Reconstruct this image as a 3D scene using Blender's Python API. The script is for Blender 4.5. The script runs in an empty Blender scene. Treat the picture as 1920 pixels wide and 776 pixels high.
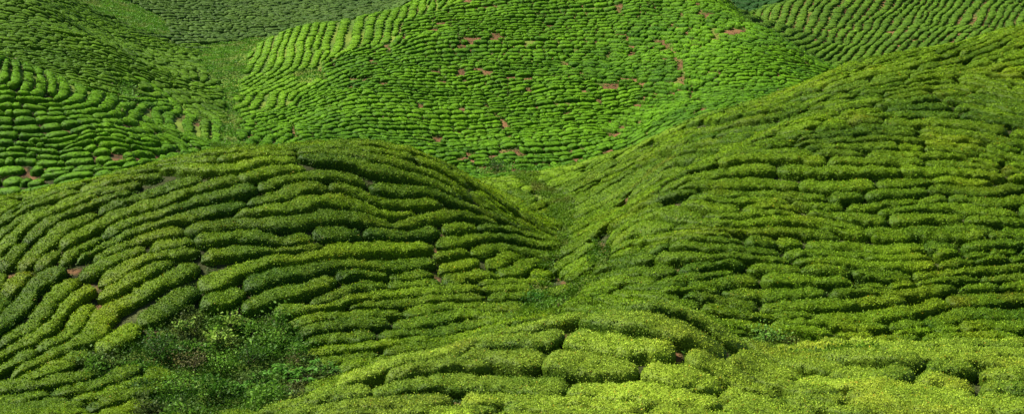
import bpy, math, random
import numpy as np
from mathutils import kdtree
import time
T0 = time.time()
rng = np.random.default_rng(7); random.seed(7)

# ------------------------------------------------------------------ camera model (photo pixels 1920 x 776)
W, H, F = 1920.0, 776.0, 3045.0
PITCH = math.radians(12.0)
CP, SP = math.cos(PITCH), math.sin(PITCH)

def ray(u, v):
    xn = (np.asarray(u, float) - W/2)/F; yn = -(np.asarray(v, float) - H/2)/F
    return xn, CP + yn*SP, -SP + yn*CP          # x, y (forward), z

def project(x, y, z):
    dep = y*CP - z*SP; up = y*SP + z*CP
    return W/2 + F*x/dep, H/2 - F*up/dep

# ------------------------------------------------------------------ survey of the hills: columns of (distance, picture row)
COLS = {
 -350: [(30,1150),(45,930),(60,830),(70,776),(77,700),(84,600),(91,510),(98,440),(108,455),(120,440),(129,400),(138,290),(147,180),(155,100),(167,120),(182,100),(200,60),(225,0),(250,-50),(300,-70),(350,-80),(420,-80)],
 -150: [(30,1150),(45,930),(60,830),(71,776),(77,700),(84,580),(90,490),(97,408),(108,428),(120,420),(129,388),(138,285),(146,180),(154,95),(166,118),(181,108),(197,75),(222,15),(245,-30),(300,-65),(350,-70),(420,-70)],
 0:    [(30,1150),(45,930),(60,830),(71,776),(77,700),(84,570),(90,475),(97,380),(108,405),(120,400),(130,368),(138,280),(146,180),(153,108),(165,130),(180,122),(195,92),(220,35),(238,0),(270,-50),(310,-60),(350,-60),(420,-60)],
 100:  [(30,1150),(45,930),(60,830),(70.5,776),(76,700),(83,580),(90,460),(98,357),(110,390),(123,375),(131,345),(140,265),(149,182),(156,138),(168,165),(182,150),(197,110),(218,55),(232,18),(250,20),(270,0),(310,-30),(350,-45),(420,-50)],
 200:  [(30,1150),(45,930),(60,830),(70,776),(76,700),(83,590),(91,450),(99,338),(112,375),(125,350),(133,322),(142,250),(152,195),(159,172),(172,200),(185,175),(200,130),(218,86),(230,92),(245,78),(265,55),(300,20),(340,-20),(380,-40),(440,-40)],
 320:  [(30,1150),(45,930),(60,830),(70,780),(75,712),(82,600),(90,450),(100,310),(115,345),(130,320),(142,300),(152,268),(161,238),(170,252),(182,238),(198,195),(218,145),(240,112),(265,95),(290,78),(320,40),(350,5),(380,-30),(440,-35)],
 430:  [(30,1150),(45,930),(60,825),(70,776),(75,722),(80,642),(84,570),(92,420),(100,290),(115,330),(135,310),(150,290),(170,275),(185,250),(205,210),(230,165),(255,125),(270,102),(287,90),(320,50),(355,5),(390,-30),(440,-35)],
 550:  [(30,1150),(45,900),(52,800),(56,760),(60,772),(66,785),(71,765),(76,725),(80,655),(83,600),(92,420),(101,283),(118,320),(140,315),(165,290),(185,268),(200,235),(215,195),(235,140),(250,90),(262,52),(280,75),(300,70),(320,50),(355,10),(390,-20),(440,-30)],
 700:  [(30,1150),(45,880),(54,768),(59,692),(65,730),(72,728),(78,680),(82,620),(90,500),(97,380),(103,280),(118,320),(140,330),(165,310),(190,275),(205,225),(220,170),(240,110),(258,60),(270,28),(290,40),(320,40),(355,10),(390,-20),(440,-30)],
 850:  [(30,1150),(45,860),(52,782),(57,715),(62,648),(68,690),(76,680),(82,625),(90,520),(98,410),(104,327),(109,314),(119,352),(150,350),(180,330),(192,308),(207,250),(222,190),(240,120),(258,50),(275,-5),(290,-30),(310,-40),(340,-20),(400,-10),(440,-20)],
 960:  [(30,1150),(45,860),(53,775),(58,695),(62.5,622),(69,660),(76,640),(82,600),(90,540),(97,470),(103,405),(107,384),(115,395),(125,370),(133,345),(141,332),(160,345),(185,322),(198,285),(208,250),(222,190),(240,120),(259,47),(276,-10),(295,-40),(320,-45),(360,-20),(440,-20)],
 1040: [(30,1150),(45,860),(53,775),(58,688),(63,606),(70,640),(78,622),(86,570),(95,512),(105,457),(115,412),(125,370),(135,332),(142,318),(160,335),(185,318),(196,298),(208,250),(222,190),(240,120),(260,45),(278,-15),(300,-50),(330,-45),(400,-20),(440,-20)],
 1120: [(30,1150),(45,860),(53,775),(58,682),(63,591),(68.5,660),(77,610),(84,550),(92,490),(98,442),(102,420),(108,418),(116,392),(126,345),(136,297),(150,320),(180,315),(192,300),(207,250),(222,190),(240,115),(260,40),(280,-20),(300,-60),(330,-50),(400,-20),(440,-20)],
 1180: [(30,1150),(45,860),(53,775),(58,674),(63,580),(68.5,662),(77,606),(84,545),(91,478),(97,415),(101,385),(108,388),(116,358),(126,312),(135,275),(148,300),(178,305),(192,285),(207,245),(222,185),(240,110),(260,35),(280,-25),(300,-60),(330,-50),(400,-20),(440,-20)],
 1250: [(30,1150),(45,860),(53,775),(58,664),(63,574),(68.5,662),(77,602),(83,540),(89,462),(95,392),(101,338),(108,342),(116,310),(126,265),(133,243),(145,275),(175,290),(190,258),(205,215),(225,150),(245,80),(262,20),(280,-30),(300,-60),(330,-30),(400,0),(440,-15)],
 1350: [(30,1150),(45,860),(53,776),(58,694),(61.5,628),(66,655),(72,660),(78,610),(84,530),(90,440),(97,355),(104,288),(111,288),(119,252),(127,212),(140,245),(170,260),(195,215),(212,175),(228,115),(245,60),(260,10),(272,-8),(290,20),(330,60),(380,40),(440,5),(480,-20)],
 1450: [(30,1150),(45,860),(53,776),(58,728),(61.5,682),(66,668),(72,662),(78,615),(84,530),(90,445),(97,355),(104,275),(110,238),(116,232),(121,202),(127,177),(140,220),(170,235),(192,215),(207,178),(222,130),(238,82),(250,60),(268,95),(290,72),(310,45),(335,20),(370,40),(440,8),(480,-20)],
 1550: [(30,1150),(45,860),(53,776),(58,722),(62,664),(67,662),(72,665),(78,618),(84,530),(90,445),(97,350),(104,267),(111,210),(116,190),(122,155),(127,141),(142,190),(175,195),(205,188),(225,150),(238,123),(254,150),(268,142),(285,115),(305,70),(330,20),(350,-15),(380,-30),(440,-40)],
 1650: [(30,1150),(45,860),(53,776),(58,706),(62,653),(67,658),(73,660),(79,615),(84.5,530),(90,445),(97,345),(104,260),(112,190),(120,145),(127,112),(145,170),(200,170),(255,145),(280,115),(300,75),(330,20),(355,-25),(390,-40),(440,-40)],
 1800: [(30,1150),(45,860),(53,776),(58,706),(62,651),(67,656),(73,658),(79,615),(84.5,530),(90,445),(97,340),(104,252),(112,180),(120,125),(128,80),(146,130),(200,140),(255,120),(280,95),(300,60),(330,10),(360,-30),(390,-45),(440,-45)],
 1920: [(30,1150),(45,860),(53,776),(58,706),(62,651),(67,655),(73,656),(79,615),(84.5,530),(90,442),(97,338),(104,248),(112,170),(120,105),(130,47),(148,90),(200,110),(255,100),(285,70),(310,35),(340,-10),(370,-40),(440,-50)],
 2120: [(30,1150),(45,860),(53,776),(58,706),(62,651),(67,652),(73,652),(79,612),(84.5,530),(90,440),(97,335),(104,240),(112,155),(120,80),(131,5),(150,40),(200,70),(255,60),(285,40),(310,10),(340,-25),(370,-50),(440,-60)],
 2320: [(30,1150),(45,860),(53,776),(58,706),(62,651),(67,650),(73,650),(79,610),(84.5,530),(90,440),(97,330),(104,235),(112,145),(120,60),(131,-20),(150,10),(200,40),(255,30),(285,10),(310,-10),(340,-35),(370,-60),(440,-70)],
}
ka, kb, ke = [], [], []
for u, kn in COLS.items():
    for D, v in kn:
        rx, ry, rz = ray(u, v)
        ka.append(rx/ry); kb.append(math.log(D)); ke.append(rz/ry)
ka, kb, ke = map(np.array, (ka, kb, ke))
def tps_phi(r2):
    return 0.5*r2*np.log(r2 + 1e-12)
P = np.stack([ka, kb], 1)
r2 = ((P[:, None] - P[None])**2).sum(2)
n = len(P)
A = np.zeros((n+3, n+3)); A[:n, :n] = tps_phi(r2) + np.eye(n)*2e-5
A[:n, n] = 1; A[:n, n+1:] = P; A[n, :n] = 1; A[n+1:, :n] = P.T
sol = np.linalg.solve(A, np.concatenate([ke, [0, 0, 0]]))
def tps(a, b):
    out = np.empty(a.size); a = a.ravel(); b = b.ravel()
    for i in range(0, a.size, 20000):
        q = (a[i:i+20000, None]-ka)**2 + (b[i:i+20000, None]-kb)**2
        out[i:i+20000] = tps_phi(q) @ sol[:n] + sol[n] + sol[n+1]*a[i:i+20000] + sol[n+2]*b[i:i+20000]
    return out

# ------------------------------------------------------------------ noise
def hash3(i, j, k, s):
    h = (i*374761393 + j*668265263 + k*2147483647 + s*1274126177) & 0xffffffff
    h = ((h ^ (h >> 13))*1274126177) & 0xffffffff
    h = ((h ^ (h >> 16))*2246822519) & 0xffffffff
    return ((h ^ (h >> 15)) & 0xffffff)/float(0xffffff)
def noise3(x, y, z, s=0):
    x = np.asarray(x, float); y = np.asarray(y, float); z = np.asarray(z, float) + 0*x
    i, j, k = np.floor(x).astype(np.int64), np.floor(y).astype(np.int64), np.floor(z).astype(np.int64)
    fx, fy, fz = x-i, y-j, z-k
    fx = fx*fx*(3-2*fx); fy = fy*fy*(3-2*fy); fz = fz*fz*(3-2*fz)
    r = 0
    for a in (0, 1):
        for b in (0, 1):
            for c in (0, 1):
                r = r + (fx if a else 1-fx)*(fy if b else 1-fy)*(fz if c else 1-fz)*hash3(i+a, j+b, k+c, s)
    return r*2-1                                             # -1..1

# ------------------------------------------------------------------ terrain grid in (a = x/y, b = ln y)
A0, A1, NA = -0.50, 0.50, 401
B0, B1, NB = math.log(30), math.log(470), 521
ga = np.linspace(A0, A1, NA); gb = np.linspace(B0, B1, NB)
GB, GA = np.meshgrid(gb, ga, indexing='ij')
GE = tps(GA, GB).reshape(NB, NA)
GY = np.exp(GB); GX = GA*GY
GZ = GE*GY - .45*np.clip((170-GY)/20, 0, 1) - .35*np.clip((GY-150)/20, 0, 1)      # the survey follows the plucked tops; the soil lies below
und = noise3(GX/7, GY/7, 0*GX, 3)*0.16 + noise3(GX/3, GY/3, 0*GX, 4)*0.07
GZ = GZ + und*np.clip(GY/90, .6, 2.2)
_u, _v = project(GX, GY, GZ)
_m = np.exp(-((_u-425)/125)**4-((_v-672)/70)**4)*((GY > 64) & (GY < 95))                    # the hollow of the gully
GZ = GZ - _m*(.75 + .55*noise3(GX/2.1, GY/2.1, 0*GX, 5))
GE = GZ/GY
def bil(G, x, y):
    a = (np.asarray(x)/y - A0)/(A1-A0)*(NA-1); b = (np.log(y) - B0)/(B1-B0)*(NB-1)
    a = np.clip(a, 0, NA-1.001); b = np.clip(b, 0, NB-1.001)
    i = b.astype(int); j = a.astype(int); fb = b-i; fa = a-j
    return (G[i, j]*(1-fa)*(1-fb) + G[i, j+1]*fa*(1-fb) + G[i+1, j]*(1-fa)*fb + G[i+1, j+1]*fa*fb)
def hz(x, y): return bil(GE, x, y)*y
def normal(x, y, d=0.6):
    dx = (hz(x+d, y)-hz(x-d, y))/(2*d); dy = (hz(x, y+d)-hz(x, y-d))/(2*d)
    nn = np.sqrt(dx*dx+dy*dy+1)
    return -dx/nn, -dy/nn, 1/nn
# horizon: running maximum of the view elevation, for what can be seen
VE = np.maximum.accumulate(GE, axis=0)
HID = VE - GE                                                # 0 = in view
def unproject(u, v, dmin=40.0):
    rx, ry, rz = ray(u, v); a = float(rx/ry); e = float(rz/ry)
    ys = np.exp(np.linspace(math.log(dmin), B1-0.01, 1500))
    g = bil(GE, a*ys, ys)
    k = np.argmax(g > e) if (g > e).any() else len(ys)-1
    y = ys[k]
    if k > 0 and g[k] > e:
        t = (e-g[k-1])/(g[k]-g[k-1]); y = ys[k-1] + t*(ys[k]-ys[k-1])
    return a*y, y
print('terrain', round(time.time()-T0, 1))
# ------------------------------------------------------------------ which way the rows run, hill by hill
# (picture column, row, angle of the row as seen, hill)
S = """
front: 600 750 15|750 700 15|900 680 -5|1000 720 -5|1200 640 -15|1100 660 -15|1200 740 -5|1350 700 -32|1400 740 -35|1450 690 -28|1550 720 -15|1600 675 -5|1800 680 -3|1850 740 -8|1330 650 -35|1000 640 10|880 730 0|700 760 5|1700 720 -6|1150 610 -8|1250 600 -12
left: 30 420 26|100 400 20|200 360 14|300 320 8|400 310 6|50 480 44|130 470 38|200 440 27|300 430 15|30 600 38|100 570 40|180 620 34|60 680 33|230 640 30|300 470 10|330 530 22|250 570 32|450 420 12|500 480 5|600 480 14|650 430 10|600 360 5|600 570 22|520 540 8|700 500 5|700 380 0|750 350 -10|800 440 8|850 480 5|900 520 12|950 450 -10|900 570 0|800 560 8|700 600 3|650 660 5|800 640 3|950 600 0|850 350 -35|900 380 -42|950 410 -38|1000 440 -32|930 370 -32|960 520 5|990 480 -20|480 300 3|600 290 0|560 610 15|600 680 10|100 750 15|220 740 28|20 750 10|150 700 25|400 600 0|1010 430 -35|780 320 -15
right: 1050 360 20|1100 340 28|1120 400 32|1200 300 22|1300 260 14|1000 335 5|1150 380 35|1080 450 38|1070 500 32|1120 460 38|1200 400 15|1250 450 3|1200 520 0|1200 570 0|1300 350 15|1350 300 15|1400 400 3|1500 350 0|1600 400 0|1700 300 -3|1800 400 -3|1850 300 -8|1900 200 -8|1800 180 -5|1500 500 0|1700 550 0|1850 550 3|1300 550 0|1450 620 0|1600 620 0|1400 240 10|1500 200 12|1600 165 16|1700 200 8|1600 250 5|1750 120 20|1850 80 20|1900 120 10
centre: 900 200 0|1000 100 0|1100 200 0|1000 280 0|1250 200 3|700 250 -5|650 200 14|550 230 22|600 260 3|700 120 10|800 50 8|1250 60 -4|1350 80 -14|1450 100 -18|1400 150 0|1480 130 -8|1300 160 -6|800 150 0|1200 130 0|500 260 20|900 60 0|1100 20 0|1000 20 0|480 265 25
shoulder: 500 90 76|600 80 80|680 55 80|550 110 80|480 130 50|470 190 50|740 30 60|640 62 80|700 52 74|520 160 30
near_left: 50 140 76|150 170 78|230 200 72|320 245 50|50 235 0|150 230 3|250 250 -8|350 275 -18|50 300 0|150 300 5|250 300 10|100 330 10|20 350 0|200 270 0|380 290 -25
far_left: 50 50 -10|100 80 -15|200 120 -15|300 150 -20|350 190 -32|250 170 -12|150 140 -12|300 110 -22|220 70 -15|380 220 -35|30 20 -10|260 100 -20
back: 400 50 0|600 30 0|300 30 -5|500 70 0|680 10 0|200 20 -10
back_right: 1500 50 60|1600 80 60|1700 50 65|1800 50 60|1900 30 60|1550 100 40|1650 20 60
distant: 1400 5 0
"""
HILLS = []; sd_a = []; sd_b = []; sd_c = []; sd_s = []; sd_h = []
for ln in S.strip().splitlines():
    nm, rest = ln.split(':'); HILLS.append(nm)
    for it in rest.split('|'):
        u, v, an = map(float, it.split())
        try: x0, y0 = unproject(u, v)
        except Exception: continue
        c, s = math.cos(math.radians(an))*5, -math.sin(math.radians(an))*5
        x1, y1 = unproject(u+c, v+s)
        if abs(math.log(y1/y0)) > .08: x1, y1 = unproject(u-c, v-s); 
        t = math.atan2(y1-y0, x1-x0)
        sd_a.append(x0/y0); sd_b.append(math.log(y0)); sd_c.append(math.cos(2*t)); sd_s.append(math.sin(2*t)); sd_h.append(len(HILLS)-1)
# hidden back slopes: rows follow the contour, hill named after the crest before them
sd_a, sd_b, sd_c, sd_s, sd_h = map(np.array, (sd_a, sd_b, sd_c, sd_s, sd_h))
fa = GA.ravel(); fb = GB.ravel()
NC = np.zeros(fa.size); NS = np.zeros(fa.size); RG = np.zeros(fa.size, int)
for i in range(0, fa.size, 30000):
    d2 = (fa[i:i+30000, None]-sd_a)**2 + (fb[i:i+30000, None]-sd_b)**2
    wg = 1/(d2+2e-5)**2
    NC[i:i+30000] = (wg*sd_c).sum(1)/wg.sum(1); NS[i:i+30000] = (wg*sd_s).sum(1)/wg.sum(1)
    RG[i:i+30000] = sd_h[d2.argmin(1)]
NC = NC.reshape(NB, NA); NS = NS.reshape(NB, NA); RG = RG.reshape(NB, NA)
# wander, so that neighbouring rows are never quite parallel
dt = (noise3(GX/5, GY/5, 0*GX, 11)*0.6 + noise3(GX/14, GY/14, 0*GX, 12)*.3 + noise3(GX/2.8, GY/2.8, 0*GX, 13)*.35)*np.clip(1.75-GY/150, .35, 1)*np.where(GY < 66, .5, 1)
NC, NS = NC*np.cos(dt)-NS*np.sin(dt), NC*np.sin(dt)+NS*np.cos(dt)
def cell(x, y):
    a = (x/y - A0)/(A1-A0)*(NA-1); b = (math.log(y) - B0)/(B1-B0)*(NB-1)
    i = min(max(int(b), 0), NB-1); j = min(max(int(a), 0), NA-1)
    return i, j
# hill:        pitch  segment min,max  gap  height  step
PAR = {'front': (1.48, 2.8, 7.5, .19, .60), 'left': (1.20, 3.5, 13., .10, .47), 'right': (1.21, 2.6, 9.0, .16, .53),
       'centre': (1.28, 1.1, 2.9, .19, .48), 'shoulder': (1.35, .9, 1.9, .20, .42), 'near_left': (1.12, 1.1, 3.2, .19, .44),
       'far_left': (1.35, 1.2, 3.0, .26, .55), 'back': (1.9, 1.6, 3.6, .34, .65), 'back_right': (1.8, 1.1, 2.2, .34, .6), 'distant': (2.6, 2.5, 6, .5, .8)}
# ground the tea leaves free: valley bottoms, the weedy gully, paths.  (polygon in the picture -> points on the ground)
BARE = [
 [(300,598),(345,588),(440,592),(520,610),(560,640),(590,700),(640,712),(560,750),(500,790),(300,800),(255,790),(275,745),(330,712),(250,700),(170,712),(150,690),(230,668),(300,625)],
 [(375,92),(440,80),(470,70),(500,74),(470,110),(450,150),(440,200),(448,240),(450,270),(420,290),(395,285),(415,240),(412,190),(400,150),(370,120)],
 [(965,325),(1010,318),(1010,345),(1068,388),(1084,408),(1070,445),(1052,475),(1030,520),(1028,560),(1050,590),(1040,600),(985,610),(1005,560),(1015,500),(1045,450),(1032,400),(990,355),(960,335)],
 [(880,318),(960,312),(965,330),(900,332)],
 [(130,0),(230,0),(300,35),(320,70),(260,62),(200,30)],
 [(1125,460),(1140,480),(1118,520),(1090,560),(1060,590),(1052,575),(1090,530),(1110,485)],
 [(1245,650),(1275,655),(1280,690),(1250,690)],
 [(1390,640),(1450,640),(1530,650),(1480,662),(1410,660)],
 [(205,150),(250,165),(250,190),(215,180)],
 [(545,140),(600,130),(610,150),(555,160)],
]
def inpoly(px, py, poly):
    r = np.zeros(np.shape(px), bool); j = len(poly)-1
    for i in range(len(poly)):
        xi, yi = poly[i]; xj, yj = poly[j]
        r ^= ((yi > py) != (yj > py)) & (px < (xj-xi)*(py-yi)/((yj-yi) or 1e-9) + xi); j = i
    return r
GU, GV = project(GX, GY, GZ)
INVIEW = HID < 0.004
BAREG = np.zeros((NB, NA), bool); GULLY = np.zeros((NB, NA), bool)
jit = noise3(GX/3, GY/3, 0*GX, 21)*7
for q, poly in enumerate(BARE):
    m = inpoly(GU+jit, GV+jit*.7, poly) & INVIEW
    if q == 0: m &= (GY > 66) & (GY < 100); GULLY |= m
    if q == 3: m &= (GY > 112)
    if q == 6: trail0 = m.copy()
    if q == 7: m &= (GY > 62)
    BAREG |= m
# thin worn gaps on the brown-soiled hill
trail = np.zeros((NB, NA), bool)
for wd_, line in [(2.6,[(1240,85),(1262,110),(1280,150),(1275,165)]),(2.6,[(1160,15),(1162,40)]),(2.2,[(1290,-5),(1322,42),(1345,82)]),(2.4,[(1275,165),(1290,185),(1312,208)]),(2.2,[(704,105),(690,128),(680,158)]),(2,[(985,85),(1000,100)]),(2,[(1172,75),(1180,92)]),(2,[(1050,120),(1062,128)]),(6.5,[(832,450),(815,480),(812,520),(825,545)]),(2.6,[(548,240),(545,262)]),(2.6,[(720,70),(725,100)]),
             (5,[(1180,372),(1165,400)]),(2,[(900,200),(945,235),(950,262)]),(2.6,[(860,0),(880,12)]),(5,[(-20,522),(60,524),(110,512),(150,512)]),(5,[(150,512),(195,560),(180,585)]),
             (5,[(100,480),(112,512)]),(4,[(35,318),(75,345),(95,360)]),(3,[(140,300),(250,302),(330,292)]),(4,[(1050,525),(1075,545)]),(5,[(1110,462),(1140,470)])]:
    for (u0, v0), (u1, v1) in zip(line[:-1], line[1:]):
        tt = np.clip(((GU-u0)*(u1-u0)+(GV-v0)*(v1-v0))/((u1-u0)**2+(v1-v0)**2), 0, 1)
        trail |= (np.hypot(GU-u0-tt*(u1-u0), GV-v0-tt*(v1-v0)) < wd_+jit*.45) & INVIEW
trail |= trail0; BAREG |= trail
STRIP = (GY > 64.2) & (GY < 70.5+jit*.25) & (GU > 1010)                              # weedy trough, hedges left out for a dark gap behind the front knoll
BAREG |= STRIP

# ------------------------------------------------------------------ evenly spaced row lines
HID_MAX = 0.030
def valid(x, y):
    if y < 49 or y > 430: return False
    a = x/y
    if abs(a) > .372: return False
    i, j = cell(x, y)
    if HID[i, j] > (HID_MAX if y < 150 else .010): return False
    if BAREG[i, j]: return False
    return True
def pitch(x, y):
    i, j = cell(x, y); return PAR[HILLS[RG[i, j]]][0]*PV[i, j]
PV = 1 + noise3(GX/9, GY/9, 0*GX, 31)*0.14
PV *= 1 + .5*np.exp(-((GU-935)/85)**4-((GV-375)/62)**4)*((GY > 92) & (GY < 128)) + .28*np.exp(-((GU-1230)/170)**4-((GV-310)/90)**4)*((GY > 92) & (GY < 150))
CS = 2.6
hsh = {}
def near(x, y, r, own=None, skip=0):
    ci, cj = int(x//CS), int(y//CS); r2 = r*r
    for i in (ci-1, ci, ci+1):
        for j in (cj-1, cj, cj+1):
            for (px, py, pid, pk) in hsh.get((i, j), ()):
                if (px-x)**2+(py-y)**2 < r2:
                    if pid == own and abs(pk-skip) < 14: continue
                    return True
    return False
def direc(x, y, px, py):
    i, j = cell(x, y); t = .5*math.atan2(NS[i, j], NC[i, j])
    dx, dy = math.cos(t), math.sin(t)
    if dx*px+dy*py < 0: dx, dy = -dx, -dy
    return dx, dy
lines = []
def trace(x0, y0):
    i, j = cell(x0, y0); hill = RG[i, j]
    pid = len(lines); st = .3 if y0 < 150 else .5
    out = []
    for sgn in (1, -1):
        x, y = x0, y0; pts = []; t = .5*math.atan2(NS[i, j], NC[i, j]); px, py = sgn*math.cos(t), sgn*math.sin(t); L = 0
        while L < 45:
            dx, dy = direc(x, y, px, py)
            mx, my = x+dx*st*.5, y+dy*st*.5
            dx, dy = direc(mx, my, dx, dy)
            x, y = x+dx*st, y+dy*st; px, py = dx, dy; L += st
            if not valid(x, y): break
            if near(x, y, .62*pitch(x, y)): break
            pts.append((x, y))
        out.append(pts)
    ln = out[1][::-1] + [(x0, y0)] + out[0]
    if len(ln)*st < 0.9: return None
    # no line folded back on itself
    for k, (x, y) in enumerate(ln): hsh.setdefault((int(x//CS), int(y//CS)), []).append((x, y, pid, k))
    lines.append(np.array(ln)); return lines[-1]
queue = []
def try_seed(x, y):
    if valid(x, y) and not near(x, y, .93*pitch(x, y)):
        l = trace(x, y)
        if l is not None: queue.append(l)
cand = []
for k in range(14000):
    b = rng.uniform(math.log(50), math.log(425)); a = rng.uniform(-.37, .37); cand.append((a*math.exp(b), math.exp(b)))
ci = 0
while True:
    while queue:
        l = queue.pop(0)
        for k in range(0, len(l), 3):
            x, y = l[k]; p = l[min(k+1, len(l)-1)]-l[max(k-1, 0)]; q = np.hypot(*p)
            if q < 1e-6: continue
            d = pitch(x, y)
            for s in (1, -1): try_seed(x - s*p[1]/q*d, y + s*p[0]/q*d)
    if ci >= len(cand): break
    try_seed(*cand[ci]); ci += 1
print('rows', len(lines), sum(map(len, lines)), round(time.time()-T0, 1))

# ------------------------------------------------------------------ rows waver: a shared drift and one of their own
for i, l in enumerate(lines):
    if len(l) < 3: continue
    x, y = l[:, 0], l[:, 1]
    amp = (.46 if y.mean() > 67 else .22) if y.mean() < 150 else (.14 if y.mean() < 285 else .35)
    tg = np.gradient(l, axis=0); tg /= np.hypot(tg[:, 0], tg[:, 1])[:, None]+1e-9
    o_ = amp*noise3(x/2.6, y/2.6, 0*x, 45) + .13*noise3(x/1.5, y/1.5, 0*x+i*7.3, 46)
    lines[i] = l + np.stack([-tg[:, 1], tg[:, 0]], 1)*o_[:, None]
# ------------------------------------------------------------------ width each row may fill, then cut into hedges
allp = np.concatenate(lines); lid = np.concatenate([np.full(len(l), i) for i, l in enumerate(lines)])
kd = kdtree.KDTree(len(allp))
for i, p in enumerate(allp): kd.insert((p[0], p[1], 0), i)
kd.balance()
hedges = []; bald = []
def patchy(x, y):           # where bushes have died out on the brown-soiled slopes
    return float(noise3(x/7, y/9, 0, 48)*.35 + noise3(x/1.1, y/1.5, 0, 49)*.75)
for li, l in enumerate(lines):
    if len(l) < 3: continue
    tg = np.gradient(l, axis=0); tg /= np.hypot(tg[:, 0], tg[:, 1])[:, None]+1e-9
    i0, j0 = cell(*l[len(l)//2]); hill = HILLS[RG[i0, j0]]; pt = PAR[hill][0]; gap = PAR[hill][3]
    wl = np.full(len(l), pt*.62*max(1, PV[i0, j0])); wr = wl.copy()
    for k in range(len(l)):
        x, y = l[k]; tx, ty = tg[k]
        for co, idx, d in kd.find_range((x, y, 0), 1.25*pt*max(1, PV[i0, j0])):
            if lid[idx] == li: continue
            dx, dy = co[0]-x, co[1]-y; al = dx*tx+dy*ty
            if abs(al) > .6: continue
            la = -dx*ty+dy*tx
            if la > 0: wl[k] = min(wl[k], la/2)
            else: wr[k] = min(wr[k], -la/2)
    ker = np.ones(5)/5
    if len(l) > 5:
        pad = lambda q: np.convolve(np.pad(q, 2, mode='edge'), ker, 'valid')
        wl, wr = pad(wl), pad(wr)
    g = gap*(1 + .7*noise3(l[:, 0]/2.2, l[:, 1]/2.2, 0*l[:, 0], 41) + .9*noise3(l[:, 0]/.9, l[:, 1]/.9, 0*l[:, 0], 42)) + .10*np.clip(noise3(l[:, 0]/6, l[:, 1]/6, 0*l[:, 0], 43), 0, 1)
    if hill == 'centre': g = g + .16*np.clip((l[:, 1]-208)/25, 0, 1)
    pvl = PV[i0, j0]
    if pvl > 1.2: g = g + .12
    cen = l + np.stack([-tg[:, 1], tg[:, 0]], 1)*((wl-wr)/2)[:, None]
    hw = np.maximum((wl+wr)/2 - g/2, .22)
    if len(l) > 5:
        cen[:, 0] = np.convolve(np.pad(cen[:, 0], 2, mode='edge'), ker, 'valid')*.8+cen[:, 0]*.2
        cen[:, 1] = np.convolve(np.pad(cen[:, 1], 2, mode='edge'), ker, 'valid')*.8+cen[:, 1]*.2
    gx, gy = np.gradient(cen[:, 0]), np.gradient(cen[:, 1])
    sl = np.concatenate([[0], np.cumsum(np.hypot(*(np.diff(cen, axis=0).T)))])
    # cut
    pos = 0.0; Lt = sl[-1]; smin, smax = PAR[hill][1:3]
    while pos < Lt-.8:
        ln_ = rng.uniform(smin, smax) if rng.random() < .75 else smin*rng.uniform(.6, 1)
        e = min(pos+ln_, Lt)
        if Lt-e < smin*.6: e = Lt
        ext = .45
        mid = cen[min(int(np.searchsorted(sl, (pos+e)/2)), len(cen)-1)]
        thr = {'centre': .65, 'back_right': .58, 'near_left': .72, 'far_left': .72}.get(hill, 2)
        if patchy(*mid) > thr:
            e = min(e, pos+1.5); bald.append(mid); pos = e; continue
        hedges.append(dict(hill=hill, s0=pos-ext*(pos == 0)*1.0, s1=e+ext*(e == Lt), sl=sl, cen=cen, hw=hw, gx=gx, gy=gy, H=PAR[hill][4]*rng.uniform(.85, 1.15)))
        pos = e + rng.uniform(-.30, .12)
print('hedges', len(hedges), round(time.time()-T0, 1))

def prep(h):
    n_ = 24; s = np.linspace(h['s0'], h['s1'], n_)
    x = np.interp(s, h['sl'], h['cen'][:, 0]); y = np.interp(s, h['sl'], h['cen'][:, 1])
    for e, k, k2 in ((s < 0, 0, 1), (s > h['sl'][-1], -1, -2)):
        if e.any():
            d = h['cen'][k]-h['cen'][k2]; d = d/np.hypot(*d); ov = np.where(s < 0, -s, s-h['sl'][-1])
            x = np.where(e, h['cen'][k, 0]+d[0]*ov, x); y = np.where(e, h['cen'][k, 1]+d[1]*ov, y)
    hw = np.interp(s, h['sl'], h['hw'])
    c = (x[n_//2], y[n_//2]); z = float(hz(*c))
    U, V = project(x, y, hz(x, y)+.5)
    h['U'], h['V'] = U, V; h['c'] = c; h['L'] = h['s1']-h['s0']; h['w'] = hw.mean()*2
    i, j = cell(*c)
    nx, ny, nz = normal(*c); d = math.hypot(*c, z)
    cosv = max(0.05, -(nx*c[0]+ny*c[1]+nz*z)/d)
    vis = (HID[i, j] < .0035) and (-5 < U.mean() < W+5) and (-5 < V.mean() < H+5)
    inside = ((U > 0) & (U < W) & (V > 0) & (V < H)).mean()
    h['vis'] = vis or (HID[i, j] < .0035 and inside > .3)
    h['area'] = h['L']*h['w']*cosv/d**2*F*F*(inside if h['vis'] else 0)
    h['hid'] = HID[i, j]; h['D'] = c[1]
for h in hedges: prep(h)

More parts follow.
